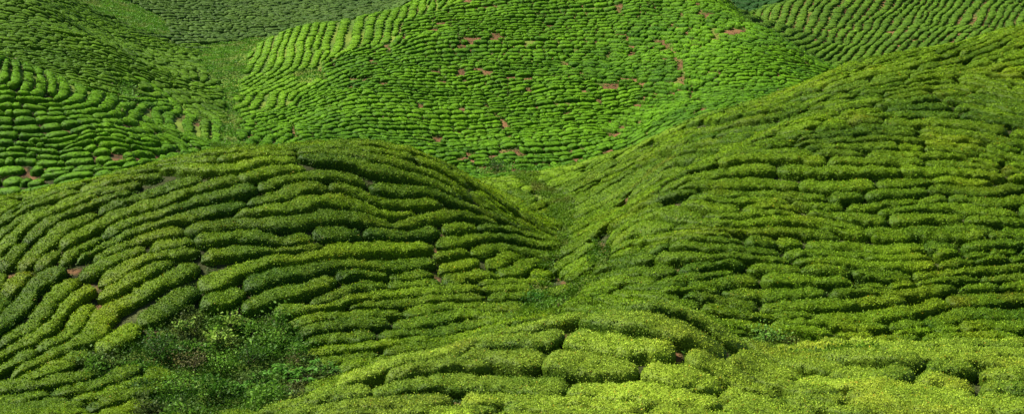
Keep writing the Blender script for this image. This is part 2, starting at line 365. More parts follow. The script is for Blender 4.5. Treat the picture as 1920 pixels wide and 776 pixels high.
# ------------------------------------------------------------------ colours (the plants' own)
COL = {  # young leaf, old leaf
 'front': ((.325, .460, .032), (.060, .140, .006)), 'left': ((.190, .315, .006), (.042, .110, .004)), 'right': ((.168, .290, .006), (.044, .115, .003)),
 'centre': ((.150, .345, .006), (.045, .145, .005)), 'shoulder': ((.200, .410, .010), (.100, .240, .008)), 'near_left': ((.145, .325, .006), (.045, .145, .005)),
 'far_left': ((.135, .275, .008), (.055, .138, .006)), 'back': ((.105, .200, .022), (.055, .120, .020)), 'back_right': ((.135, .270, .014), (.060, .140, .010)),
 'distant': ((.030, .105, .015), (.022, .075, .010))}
def hedge_mesh(h, res, lres, leaf_n, leaf_s):
    """returns verts, quads, colours of one hedge: clipped rounded body and a skin of leaves"""
    L = h['L']; hill = h['hill']
    ns = max(7, int(L/res)+5); m = lres
    q = np.linspace(-1, 1, ns); q = np.sign(q)*(1-(1-np.abs(q))**1.35) if L < 3 else q
    s = (h['s0']+h['s1'])/2 + q*L/2
    cen = h['cen']; sl = h['sl']
    sc_ = np.clip(s, 0, sl[-1])
    x = np.interp(sc_, sl, cen[:, 0]); y = np.interp(sc_, sl, cen[:, 1])
    tx = np.interp(sc_, sl, np.gradient(cen[:, 0])); ty = np.interp(sc_, sl, np.gradient(cen[:, 1]))
    tn = np.hypot(tx, ty)+1e-9; tx /= tn; ty /= tn
    x = x + tx*(s-sc_); y = y + ty*(s-sc_)
    hw = np.interp(sc_, sl, h['hw'])
    de = np.minimum(s-h['s0'], h['s1']-s); r = min(.95 if hill != 'front' else .7, L*.45)
    en = np.clip(de/r, 0, 1); tap = np.sqrt(np.clip(1-(1-en)**2.1, 0, 1))
    lob = 1+.16*noise3(x*.8+3, y*.8, 0*x, 51)+.15*noise3(x*1.5+3, y*1.5, 0*x, 57)
    hwt = hw*np.clip(tap, .02, 1)*lob
    th = np.linspace(0, math.pi, m); ct, st = np.cos(th), np.sin(th)
    ct = np.sign(ct)*np.abs(ct)**.46; st = st**.32
    X = x[:, None] - ty[:, None]*hwt[:, None]*ct; Y = y[:, None] + tx[:, None]*hwt[:, None]*ct
    zg = hz(X, Y); zc = hz(x, y)[:, None]
    k = .36 if h['D'] < 160 else .3
    Ht = h['H']*(1+.16*noise3(x*.9, y*.9, 0*x+9, 52))*(.35+.65*tap)
    flat = zc + (1-k)*(zg-zc)
    Z = zg*(1-st) + flat*st + Ht[:, None]*st - .12*(1-st)
    cx = x[:, None]; cy = y[:, None]
    # lumpy growth
    amp = .075 if res < .3 else .10
    nz1 = noise3(X*2.6, Y*2.6, Z*2.6, 53); nz2 = noise3(X*6.5, Y*6.5, Z*6.5, 54)
    dsp = (nz1*amp*1.2 + nz2*amp*1.0)
    ox = (X-cx)/np.maximum(hwt[:, None], .05); oy = (Y-cy)/np.maximum(hwt[:, None], .05)
    X = X + ox*dsp*tap[:, None]; Y = Y + oy*dsp*tap[:, None]; Z = Z + dsp*st*.9
    Vt = np.stack([X, Y, Z], -1)
    idx = np.arange(ns*m).reshape(ns, m)
    Q = np.stack([idx[:-1, :-1], idx[1:, :-1], idx[1:, 1:], idx[:-1, 1:]], -1).reshape(-1, 4)
    y1, o1 = map(np.array, COL[hill])
    tv = h['tone']
    def colour(X, Y, Z, top, jit):
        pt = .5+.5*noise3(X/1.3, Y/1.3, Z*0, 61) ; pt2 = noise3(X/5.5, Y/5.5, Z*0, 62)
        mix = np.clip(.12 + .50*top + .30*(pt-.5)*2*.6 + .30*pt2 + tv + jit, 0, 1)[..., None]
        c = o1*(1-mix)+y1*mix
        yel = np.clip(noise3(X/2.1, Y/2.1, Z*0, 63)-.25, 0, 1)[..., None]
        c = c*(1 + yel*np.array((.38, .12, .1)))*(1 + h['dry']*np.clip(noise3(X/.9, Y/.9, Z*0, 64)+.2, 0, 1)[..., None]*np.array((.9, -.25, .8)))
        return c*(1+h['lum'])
    top = np.broadcast_to(st**2, X.shape)*tap[:, None]
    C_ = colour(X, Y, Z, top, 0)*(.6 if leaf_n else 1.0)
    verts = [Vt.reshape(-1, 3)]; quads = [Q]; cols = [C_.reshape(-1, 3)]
    if leaf_n:
        A_ = L*h['w']*1.5; N = int(A_*leaf_n)
        wgt = tap*hwt+.03; cs = np.cumsum(wgt); cs /= cs[-1]
        fi = np.interp(rng.random(N), np.concatenate([[0], cs]), np.arange(ns+1)-.5).clip(0, ns-1.001)
        arc = np.concatenate([[0], np.cumsum(np.hypot(np.diff(ct)*.65, np.diff(st)*.6))]); arc /= arc[-1]
        fj = np.interp(rng.random(N), arc, np.arange(m)).clip(0, m-1.001)
        i = fi.astype(int); j = fj.astype(int); u_ = (fi-i)[:, None]; v_ = (fj-j)[:, None]
        Pp = Vt[i, j]*(1-u_)*(1-v_)+Vt[i+1, j]*u_*(1-v_)+Vt[i, j+1]*(1-u_)*v_+Vt[i+1, j+1]*u_*v_
        e1 = Vt[i+1, j]-Vt[i, j]+1e-6; e2 = Vt[i, j+1]-Vt[i, j]+1e-6
        Nn = np.cross(e1, e2); Nn /= np.linalg.norm(Nn, axis=1)[:, None]+1e-9
        Nn *= np.sign((Nn*np.stack([Pp[:, 0]-x[i], Pp[:, 1]-y[i], Pp[:, 2]-zc[i, 0]-.1], 1)).sum(1))[:, None]
        rd = rng.normal(size=(N, 3)); rd /= np.linalg.norm(rd, axis=1)[:, None]
        up = rd*.95 + Nn*.75 + np.array((0, 0, .25)); up /= np.linalg.norm(up, axis=1)[:, None]     # leaf axis, sprouting outward
        sd_ = np.cross(up, rng.normal(size=(N, 3))); sd_ /= np.linalg.norm(sd_, axis=1)[:, None]
        fl = up*.0
        ls = leaf_s*rng.uniform(.6, 1.25, N)[:, None]
        base = Pp + Nn*np.where(rng.random(N) < .12, rng.uniform(0, .09, N), rng.uniform(-.05, .02, N))[:, None]
        # leaves lie more or less along the surface, tips raised
        ax = up*.55 + np.cross(Nn, rng.normal(size=(N, 3)))*.6; ax /= np.linalg.norm(ax, axis=1)[:, None]
        sd_ = np.cross(ax, Nn+rd*.6); sd_ /= np.linalg.norm(sd_, axis=1)[:, None]+1e-9
        a = base; b = base+ax*ls*.5+sd_*ls*.27; c = base+ax*ls; d = base+ax*ls*.5-sd_*ls*.27
        LV = np.stack([a, b, c, d], 1).reshape(-1, 3)
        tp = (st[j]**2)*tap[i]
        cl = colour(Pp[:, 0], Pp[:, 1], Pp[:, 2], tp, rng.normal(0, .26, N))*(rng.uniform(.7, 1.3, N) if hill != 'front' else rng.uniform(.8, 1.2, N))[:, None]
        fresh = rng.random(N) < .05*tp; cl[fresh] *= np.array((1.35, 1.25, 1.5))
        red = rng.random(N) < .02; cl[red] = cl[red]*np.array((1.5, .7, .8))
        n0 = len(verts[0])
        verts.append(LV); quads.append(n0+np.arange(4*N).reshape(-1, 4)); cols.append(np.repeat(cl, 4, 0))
    return np.concatenate(verts), np.concatenate(quads), np.concatenate(cols)

def batch_mesh(hs, ns, m, nleaf, ls_):
    K = len(hs)
    q = np.linspace(-1, 1, ns); q = np.sign(q)*(1-(1-np.abs(q))**1.3)
    X0 = np.empty((K, ns)); Y0 = X0.copy(); TX = X0.copy(); TY = X0.copy(); HW = X0.copy(); DE = X0.copy(); HH = X0.copy()
    for a, h in enumerate(hs):
        L = h['L']; s = (h['s0']+h['s1'])/2+q*L/2; sl = h['sl']; cen = h['cen']; sc_ = np.clip(s, 0, sl[-1])
        tx = np.interp(s, sl, h['gx']); ty = np.interp(s, sl, h['gy']); tn = np.hypot(tx, ty)+1e-9; tx /= tn; ty /= tn
        X0[a] = np.interp(sc_, sl, cen[:, 0])+tx*(s-sc_); Y0[a] = np.interp(sc_, sl, cen[:, 1])+ty*(s-sc_); TX[a] = tx; TY[a] = ty
        HW[a] = np.interp(sc_, sl, h['hw']); DE[a] = np.clip(np.minimum(s-h['s0'], h['s1']-s)/min(.8, L*.46), 0, 1); HH[a] = h['H']
    tap = np.sqrt(np.clip(1-(1-DE)**2.5, 0, 1)); HW = HW*np.clip(tap, .03, 1)*(1+.09*noise3(X0*.9, Y0*.9, 0*X0, 51))
    th = np.linspace(0, math.pi, m); ct, st = np.cos(th), np.sin(th); ct = np.sign(ct)*np.abs(ct)**.48; st = st**.40
    X = X0[..., None]-TY[..., None]*HW[..., None]*ct; Y = Y0[..., None]+TX[..., None]*HW[..., None]*ct
    zg = hz(X, Y); zc = hz(X0, Y0)[..., None]; Ht = (HH*(1+.12*noise3(X0*.9, Y0*.9, 0*X0+9, 52))*(.35+.65*tap))[..., None]
    Z = zg*(1-st)+(zc+.72*(zg-zc))*st+Ht*st-.12*(1-st)
    d1 = noise3(X*2.2, Y*2.2, Z*2.2, 53)*.09
    X = X+(X-X0[..., None])/np.maximum(HW[..., None], .05)*d1*tap[..., None]; Y = Y+(Y-Y0[..., None])/np.maximum(HW[..., None], .05)*d1*tap[..., None]; Z = Z+d1*st
    hi = np.array([HILLS.index(h['hill']) for h in hs]); y1 = np.array([COL[k][0] for k in HILLS])[hi]; o1 = np.array([COL[k][1] for k in HILLS])[hi]
    tv = np.array([h['tone'] for h in hs]); lu = np.array([h['lum'] for h in hs])
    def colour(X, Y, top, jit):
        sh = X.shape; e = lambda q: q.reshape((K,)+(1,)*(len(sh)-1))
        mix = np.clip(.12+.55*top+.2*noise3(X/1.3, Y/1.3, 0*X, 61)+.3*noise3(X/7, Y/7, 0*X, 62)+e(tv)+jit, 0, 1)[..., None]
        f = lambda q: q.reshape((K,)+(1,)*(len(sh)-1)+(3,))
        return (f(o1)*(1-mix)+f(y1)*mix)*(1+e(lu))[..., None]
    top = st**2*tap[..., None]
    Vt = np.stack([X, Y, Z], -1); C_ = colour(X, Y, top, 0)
    idx = np.arange(K*ns*m).reshape(K, ns, m)
    Q = np.stack([idx[:, :-1, :-1], idx[:, 1:, :-1], idx[:, 1:, 1:], idx[:, :-1, 1:]], -1).reshape(-1, 4)
    if not nleaf: return Vt.reshape(-1, 3), Q, C_.reshape(-1, 3)
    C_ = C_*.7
    A_ = np.array([h['L']*h['w'] for h in hs]); N = int(A_.mean()*nleaf)
    i = rng.integers(0, ns-1, (K, N)); j = rng.integers(0, m-1, (K, N)); kk = np.arange(K)[:, None]
    u_ = rng.random((K, N, 1)); v_ = rng.random((K, N, 1))
    Pp = Vt[kk, i, j]*(1-u_)*(1-v_)+Vt[kk, i+1, j]*u_*(1-v_)+Vt[kk, i, j+1]*(1-u_)*v_+Vt[kk, i+1, j+1]*u_*v_
    ax = rng.normal(size=(K, N, 3)); ax[..., 2] = ax[..., 2]*.5+.35; ax /= np.linalg.norm(ax, axis=-1)[..., None]
    sv = np.cross(ax, rng.normal(size=(K, N, 3))); sv /= np.linalg.norm(sv, axis=-1)[..., None]
    ls = ls_*rng.uniform(.6, 1.3, (K, N, 1)); Pp = Pp-ax*ls*.4
    LV = np.stack([Pp, Pp+ax*ls*.5+sv*ls*.33, Pp+ax*ls, Pp+ax*ls*.5-sv*ls*.33], -2).reshape(-1, 3)
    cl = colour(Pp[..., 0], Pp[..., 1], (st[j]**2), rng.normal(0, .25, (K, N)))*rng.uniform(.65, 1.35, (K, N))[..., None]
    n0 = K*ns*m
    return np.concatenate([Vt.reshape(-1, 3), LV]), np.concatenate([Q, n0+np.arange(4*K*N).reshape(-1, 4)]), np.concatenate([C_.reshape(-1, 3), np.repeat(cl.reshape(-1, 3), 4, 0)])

def make_obj(name, V, Q, C_, mat, smooth=True, origin=None):
    if origin is None: origin = (0, 0, 0)
    me = bpy.data.meshes.new(name)
    me.vertices.add(len(V)); me.vertices.foreach_set('co', (V-np.array(origin)).ravel().astype(np.float32))
    me.loops.add(Q.size); me.loops.foreach_set('vertex_index', Q.ravel().astype(np.int32))
    k = Q.shape[1]; me.polygons.add(len(Q)); me.polygons.foreach_set('loop_start', np.arange(len(Q), dtype=np.int32)*k)
    me.update(calc_edges=True)
    if smooth: me.polygons.foreach_set('use_smooth', np.ones(len(Q), bool))
    if C_ is not None:
        at = me.color_attributes.new('col', 'FLOAT_COLOR', 'POINT')
        at.data.foreach_set('color', np.concatenate([C_, np.ones((len(C_), 1))], 1).ravel().astype(np.float32))
    me.materials.append(mat)
    o = bpy.data.objects.new(name, me); o.location = origin
    bpy.context.scene.collection.objects.link(o)
    return o

def leaf_material(name, rough=.55, transl=.22, grain=9.0, gamp=.3, spec=.10):
    m = bpy.data.materials.new(name); m.use_nodes = True; nt = m.node_tree
    b = nt.nodes['Principled BSDF']; out = nt.nodes['Material Output']
    at = nt.nodes.new('ShaderNodeAttribute'); at.attribute_name = 'col'
    tc = nt.nodes.new('ShaderNodeNewGeometry')
    ns = nt.nodes.new('ShaderNodeTexNoise'); ns.inputs['Scale'].default_value = grain; ns.inputs['Detail'].default_value = 3
    nt.links.new(tc.outputs['Position'], ns.inputs['Vector'])
    mr = nt.nodes.new('ShaderNodeMapRange'); mr.inputs[1].default_value = .3; mr.inputs[2].default_value = .7
    mr.inputs[3].default_value = 1-gamp; mr.inputs[4].default_value = 1+gamp
    nt.links.new(ns.outputs['Fac'], mr.inputs[0])
    mx = nt.nodes.new('ShaderNodeVectorMath'); mx.operation = 'SCALE'
    nt.links.new(at.outputs['Color'], mx.inputs[0]); nt.links.new(mr.outputs[0], mx.inputs['Scale'])
    nt.links.new(mx.outputs[0], b.inputs['Base Color'])
    b.inputs['Roughness'].default_value = rough; b.inputs['Specular IOR Level'].default_value = spec
    bp = nt.nodes.new('ShaderNodeBump'); bp.inputs['Strength'].default_value = .8; bp.inputs['Distance'].default_value = .06
    nt.links.new(ns.outputs['Fac'], bp.inputs['Height']); nt.links.new(bp.outputs[0], b.inputs['Normal'])
    tr = nt.nodes.new('ShaderNodeBsdfTranslucent'); nt.links.new(mx.outputs[0], tr.inputs['Color'])
    ms = nt.nodes.new('ShaderNodeMixShader'); ms.inputs[0].default_value = transl
    nt.links.new(b.outputs[0], ms.inputs[1]); nt.links.new(tr.outputs[0], ms.inputs[2]); nt.links.new(ms.outputs[0], out.inputs['Surface'])
    return m
M_tea = leaf_material('tea_leaves')
M_far = leaf_material('tea_leaves_massed', grain=3.2, gamp=.45, rough=.65, spec=.08)
M_weed = leaf_material('weed_leaves', rough=.5, transl=.3)

for h in hedges:
    h['dry'] = .30*(rng.random() < .02)*(h['hill'] != 'front'); h['tone'] = rng.normal(0, .10); h['lum'] = float(np.clip(rng.normal(0, .055), -.15, .15))
ranked = sorted(hedges, key=lambda h: -h['area'])
single = [h for h in ranked if h['vis']][:300]
print('single', len(single), 'area', single[0]['area'], single[-1]['area'], {k: sum(h['hill'] == k for h in single) for k in HILLS})
ss = set(map(id, single))
rest = [h for h in hedges if id(h) not in ss]
print({k: sum(h['hill'] == k for h in rest) for k in HILLS})

def lod(h):
    D = h['D']; hid = h['hid'] > .006
    if D < 72: return (.16, 15, 820, .074) if not hid else (.3, 9, 60, .12)
    if D < 108: return (.20, 13, 340, .105) if not hid else (.35, 9, 40, .14)
    if D < 150: return (.26, 11, 190, .125) if not hid else (.4, 8, 25, .16)
    if D < 220: return (.34, 9, 42 if not hid else 10, .2)
    if D < 300: return (.40, 9, 22 if not hid else 6, .26)
    return (.5, 8, 8, .32)
# label
GROUP = {'front': 'tea hedges on the pale foreground knoll', 'left': 'tea hedges on the rounded left hill', 'right': 'tea hedges on the big right hill',
         'centre': 'tea hedges on the tall central hill', 'near_left': 'tea hedges on the left slope behind the rounded hill'}
for h in single:
    V, Q, Cc = hedge_mesh(h, *lod(h))
    x, y = h['c']
    o = make_obj('tea_hedge', V, Q, Cc, M_tea, origin=(x, y, float(hz(x, y))))
    h['obj'] = o
    o['category'] = 'hedge'; o['group'] = GROUP.get(h['hill'], 'tea hedges on the far hills')
ORD = 'topmost second third fourth fifth sixth seventh eighth ninth tenth eleventh twelfth thirteenth fourteenth fifteenth sixteenth seventeenth eighteenth nineteenth twentieth'.split()
ZONES = [
 ('front', lambda u, v: u < 760, 'at the pale front knoll left tip'),
 ('front', lambda u, v: u < 1000 and v < 690, 'on the front knoll left brow'),
 ('front', lambda u, v: u < 1000, 'low on the front knoll left side'),
 ('front', lambda u, v: u < 1230 and v < 670, 'on the pale front knoll crest'),
 ('front', lambda u, v: u < 1230, 'low in the front knoll middle'),
 ('front', lambda u, v: u < 1340, 'around the brown hole up front'),
 ('front', lambda u, v: u < 1500, 'on the front knoll falling right flank'),
 ('front', lambda u, v: u < 1700 and v < 700, 'right of the front saddle, upper part'),
 ('front', lambda u, v: u < 1700, 'right of the front saddle, lower part'),
 ('front', lambda u, v: v < 705, 'above the bottom right corner'),
 ('front', lambda u, v: True, 'in the very bottom right corner'),
 ('left', lambda u, v: v > 690 and u < 330, 'below the weedy gully left end'),
 ('left', lambda u, v: u < 110 and v > 540, 'left of the gully, photo edge'),
 ('left', lambda u, v: u < 340 and v > 540, 'directly left of the weedy gully'),
 ('left', lambda u, v: u < 110, 'on the left hill far left shoulder'),
 ('left', lambda u, v: u < 250 and v > 430, 'fanning down the left hill shoulder'),
 ('left', lambda u, v: u < 250, 'on the left hill upper left brow'),
 ('left', lambda u, v: u < 450 and v < 390, 'on the left hill crest, left part'),
 ('left', lambda u, v: u < 450 and v < 480, 'uphill of the gully, left part'),
 ('left', lambda u, v: u < 560 and v > 480 and v < 640, 'just above the weedy gully'),
 ('left', lambda u, v: v > 600, 'between gully, valley and front knoll'),
 ('left', lambda u, v: u < 640 and v < 390, 'on the left hill crest, middle part'),
 ('left', lambda u, v: u < 640 and v < 480, 'in the left hill upper middle'),
 ('left', lambda u, v: u < 760 and v > 500, 'in the left hill lower middle'),
 ('left', lambda u, v: u < 840 and v < 420, 'right of the left hill summit'),
 ('left', lambda u, v: u < 840, 'in the left hill centre right part'),
 ('left', lambda u, v: v < 450, 'on the left hill steep right flank'),
 ('left', lambda u, v: True, 'left bank of the green valley'),
 ('right', lambda u, v: u < 1180 and v < 440, 'right above the green valley head'),
 ('right', lambda u, v: u < 1200, 'along the right bank of the valley'),
 ('right', lambda u, v: u < 1400 and v > 550, 'behind the front knoll crest'),
 ('right', lambda u, v: u < 1400 and v > 470, 'low on the right hill, valley side'),
 ('right', lambda u, v: u < 1400 and v > 390, 'midway up the right hill, valley side'),
 ('right', lambda u, v: u < 1400, 'on the right hill left spur'),
 ('right', lambda u, v: u < 1580 and v > 560, 'above the leafy bush in the saddle'),
 ('right', lambda u, v: u < 1580 and v > 480, 'low on the right hill, left centre'),
 ('right', lambda u, v: u < 1580 and v > 400, 'midway on the right hill, left centre'),
 ('right', lambda u, v: u < 1580 and v > 320, 'upper right hill, left centre'),
 ('right', lambda u, v: u < 1580, 'under the right hill skyline ridge'),
 ('right', lambda u, v: u < 1750 and v > 560, 'at the right hill foot, right centre'),
 ('right', lambda u, v: u < 1750 and v > 480, 'low on the right hill, right centre'),
 ('right', lambda u, v: u < 1750 and v > 400, 'midway on the right hill, right centre'),
 ('right', lambda u, v: u < 1750 and v > 320, 'upper right hill, right centre'),
 ('right', lambda u, v: u < 1750, 'high on the right hill, right centre'),
 ('right', lambda u, v: v > 560, 'at the right hill foot, photo edge'),
 ('right', lambda u, v: v > 480, 'low on the right hill, photo edge'),
 ('right', lambda u, v: v > 400, 'midway up the right hill, photo edge'),
 ('right', lambda u, v: v > 320, 'upper right hill by the photo edge'),
 ('right', lambda u, v: True, 'high on the right hill, photo edge'),
]
zz = {}
for h in single:
    U = np.clip(h['U'], 0, W); V = np.clip(h['V'], 0, H); h['cu'], h['cv'] = U.mean(), V.mean()
    for zi, (hl, t, ph) in enumerate(ZONES):
        if hl == h['hill'] and t(h['cu'], h['cv']): zz.setdefault((zi, ph), []).append(h); break
    else: zz.setdefault((99, 'on the slope behind the left hill'), []).append(h)
for (zi, ph), hs in zz.items():
    hs.sort(key=lambda h: h['cv'])
    for k, h in enumerate(hs):
        ln_ = 'short' if h['L'] < 2.9 else ('long' if h['L'] > 5.2 else 'medium')
        l = h['cen']; a_, b_ = np.searchsorted(h['sl'], (max(h['s0'], 0), h['s1'])); l = l[a_:max(b_, a_+2)]
        ch = np.hypot(*(l[-1]-l[0])); ar = np.hypot(*np.diff(l, axis=0).T).sum()
        shp = 'straight' if ar/(ch+1e-6) < 1.03 else 'wavy'
        tn = ('yellow' if h['tone'] > .12 else 'light') if h['hill'] == 'front' else ('dark' if h['tone'] < -.08 else ('bright' if h['tone'] > .12 else 'mid'))
        od = 'topmost' if k == 0 else ('lowest' if k == len(hs)-1 else ORD[k]+' from top') if k < 20 else 'low'
        h['obj']['label'] = f'{ln_} {shp} {tn} green tea hedge, {od}, {ph}'
print('zones', {k[1]: len(v) for k, v in zz.items() if len(v) > 12})
print('single built', round(time.time()-T0, 1))
VV, QQ, CC = [], [], []; n0 = 0
nearr = [h for h in rest if h['D'] < 128 and h['hid'] < .02]
farr = [h for h in rest if h['D'] >= 128 or h['hid'] >= .02]
for h in nearr:
    V, Q, Cc = hedge_mesh(h, *lod(h)); VV.append(V); QQ.append(Q+n0); CC.append(Cc); n0 += len(V)
print('near rest', len(nearr), n0, round(time.time()-T0, 1))
bins = {}
for h in farr:
    D = h['D']; hd = h['hid'] > .005 or abs(h['c'][0]/D) > .33
    if D < 170: k = (4, 60, .17)
    elif D < 235: k = (5, 38, .20)
    elif D < 300: k = (6, 20, .25)
    else: k = (7, 8, .34)
    n_ = 9 if h['L'] < 2.6 else (13 if h['L'] < 4.6 else 21)
    if hd: k = (0, 0, .2); n_ = 7 if h['L'] < 3 else 13
    bins.setdefault((n_, 9 if D < 235 and not hd else 7) + k[1:], []).append(h)
for (n_, m_, nl, ls), hs in bins.items():
    V, Q, Cc = batch_mesh(hs, n_, m_, nl, ls); VV.append(V); QQ.append(Q+n0); CC.append(Cc); n0 += len(V)
o = make_obj('tea_hedges', np.concatenate(VV), np.concatenate(QQ), np.concatenate(CC), M_far)
o['kind'] = 'stuff'; o['label'] = 'small green tea bushes in close rows covering the farther hills and slopes'; o['category'] = 'tea bushes'
print('rest built', n0, round(time.time()-T0, 1))

# ------------------------------------------------------------------ ground
soilw = np.zeros((NB, NA))
SW = {'front': .38, 'left': .22, 'right': .22, 'centre': .75, 'shoulder': .3, 'near_left': .45, 'far_left': .3, 'back': .2, 'back_right': .65, 'distant': .2}
for i, k in enumerate(HILLS): soilw[RG == i] = SW[k]
soilw[BAREG] = .12
soilw[trail] = 1.0
for bx, by in bald:
    i, j = cell(bx, by); soilw[i-1:i+2, j-1:j+2] += .30
soilw = np.clip(soilw + noise3(GX/2.5, GY/2.5, 0*GX, 71)*.35 + noise3(GX/8, GY/8, 0*GX, 72)*.25, 0, 1)
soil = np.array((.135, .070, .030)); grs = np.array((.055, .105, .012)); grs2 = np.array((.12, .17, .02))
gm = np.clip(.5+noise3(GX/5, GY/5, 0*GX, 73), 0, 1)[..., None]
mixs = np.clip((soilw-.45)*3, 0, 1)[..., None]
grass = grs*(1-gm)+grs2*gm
grass = np.where((BAREG | (GY > 150))[..., None], grass, np.array((.034, .040, .012))*(.7+.6*gm))  # soil between the nearer hedges, colour darkened to paint in the gap shadow
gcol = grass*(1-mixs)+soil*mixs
VG = np.stack([GX, GY, GZ], -1).reshape(-1, 3)
ix = np.arange(NB*NA).reshape(NB, NA)
QG = np.stack([ix[:-1, :-1], ix[:-1, 1:], ix[1:, 1:], ix[1:, :-1]], -1).reshape(-1, 4)
M_ground = leaf_material('soil_and_low_grass', rough=.9, transl=0, grain=5, gamp=.35, spec=.1)
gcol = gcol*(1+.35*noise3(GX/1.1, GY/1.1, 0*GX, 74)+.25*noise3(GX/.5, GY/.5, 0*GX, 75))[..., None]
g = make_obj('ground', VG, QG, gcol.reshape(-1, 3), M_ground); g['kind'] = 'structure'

# ------------------------------------------------------------------ undergrowth: countless weeds and grass between and below the tea
def scatter(mask, dens, size, tall, cols, seed, upness=1.0):
    """clumps of leaves on the masked ground; dens = clumps per square metre"""
    r = np.random.default_rng(seed)
    dA = np.zeros((NB, NA)); da = (A1-A0)/(NA-1); db = (B1-B0)/(NB-1)
    dA = da*db*GY*GY
    lam = dA*dens*mask
    N = r.poisson(lam.sum()); cs = np.cumsum(lam.ravel()); cs /= cs[-1]
    k = np.searchsorted(cs, r.random(N)); i, j = k//NA, k % NA
    a = GA[i, j]+(r.random(N)-.5)*da; b = GB[i, j]+(r.random(N)-.5)*db; y = np.exp(b); x = a*y; z = hz(x, y)
    lump = np.clip(.40+.85*(1-1.6*np.abs(noise3(x/2.3, y/2.3, 0*x, 81)))*.6+.55*noise3(x/.9, y/.9, 0*x, 82)*.8, 0.03, 1.4)
    nl = 9
    hgt = (tall*lump)
    cx = np.repeat(x, nl); cy = np.repeat(y, nl); n2 = N*nl
    hh = np.repeat(hgt, nl)*(.55+.45*r.random(n2))
    px = cx+r.normal(0, size*1.3, n2); py = cy+r.normal(0, size*1.3, n2); pz = np.repeat(z, nl)+hh
    ax = r.normal(size=(n2, 3)); ax[:, 2] = ax[:, 2]*.5+.45*upness; ax /= np.linalg.norm(ax, axis=1)[:, None]
    sdv = np.cross(ax, r.normal(size=(n2, 3))); sdv /= np.linalg.norm(sdv, axis=1)[:, None]
    ls = size*r.uniform(.6, 1.5, n2)[:, None]; p = np.stack([px, py, pz], 1)
    V = np.stack([p, p+ax*ls*.5+sdv*ls*.28, p+ax*ls, p+ax*ls*.5-sdv*ls*.28], 1).reshape(-1, 3)
    c0, c1, c2 = map(np.array, cols)
    t = np.clip(.5+.7*noise3(x/2.4, y/2.4, 0*x, 83)+r.normal(0, .15, N), 0, 1)[:, None]
    t2 = np.clip(noise3(x/1.7, y/1.7, 0*x, 84)-.15, 0, 1)[:, None]*1.3
    cc = (c0*(1-t)+c1*t)*(1-t2)+c2*t2
    cc = np.repeat(cc, nl, 0)*r.uniform(.7, 1.3, n2)[:, None]
    return V, np.arange(4*n2).reshape(-1, 4), np.repeat(cc, 4, 0)
inframe = (GU > -150) & (GU < W+150) & (HID < .012)
def put(name, label, *a, **k):
    V, Q, Cc = scatter(*a, **k); o = make_obj(name, V, Q, Cc, M_weed); o['kind'] = 'stuff'; o['label'] = label; o['category'] = name; return o
M_bark = bpy.data.materials.new('woody_stem'); M_bark.use_nodes = True
_b = M_bark.node_tree.nodes['Principled BSDF']; _b.inputs['Base Color'].default_value = (.09, .06, .035, 1); _b.inputs['Roughness'].default_value = .9
_n = M_bark.node_tree.nodes.new('ShaderNodeTexNoise'); _n.inputs['Scale'].default_value = 30
_r = M_bark.node_tree.nodes.new('ShaderNodeValToRGB'); _r.color_ramp.elements[0].color = (.05, .035, .02, 1); _r.color_ramp.elements[1].color = (.15, .11, .07, 1)
M_bark.node_tree.links.new(_n.outputs[0], _r.inputs[0]); M_bark.node_tree.links.new(_r.outputs[0], _b.inputs['Base Color'])
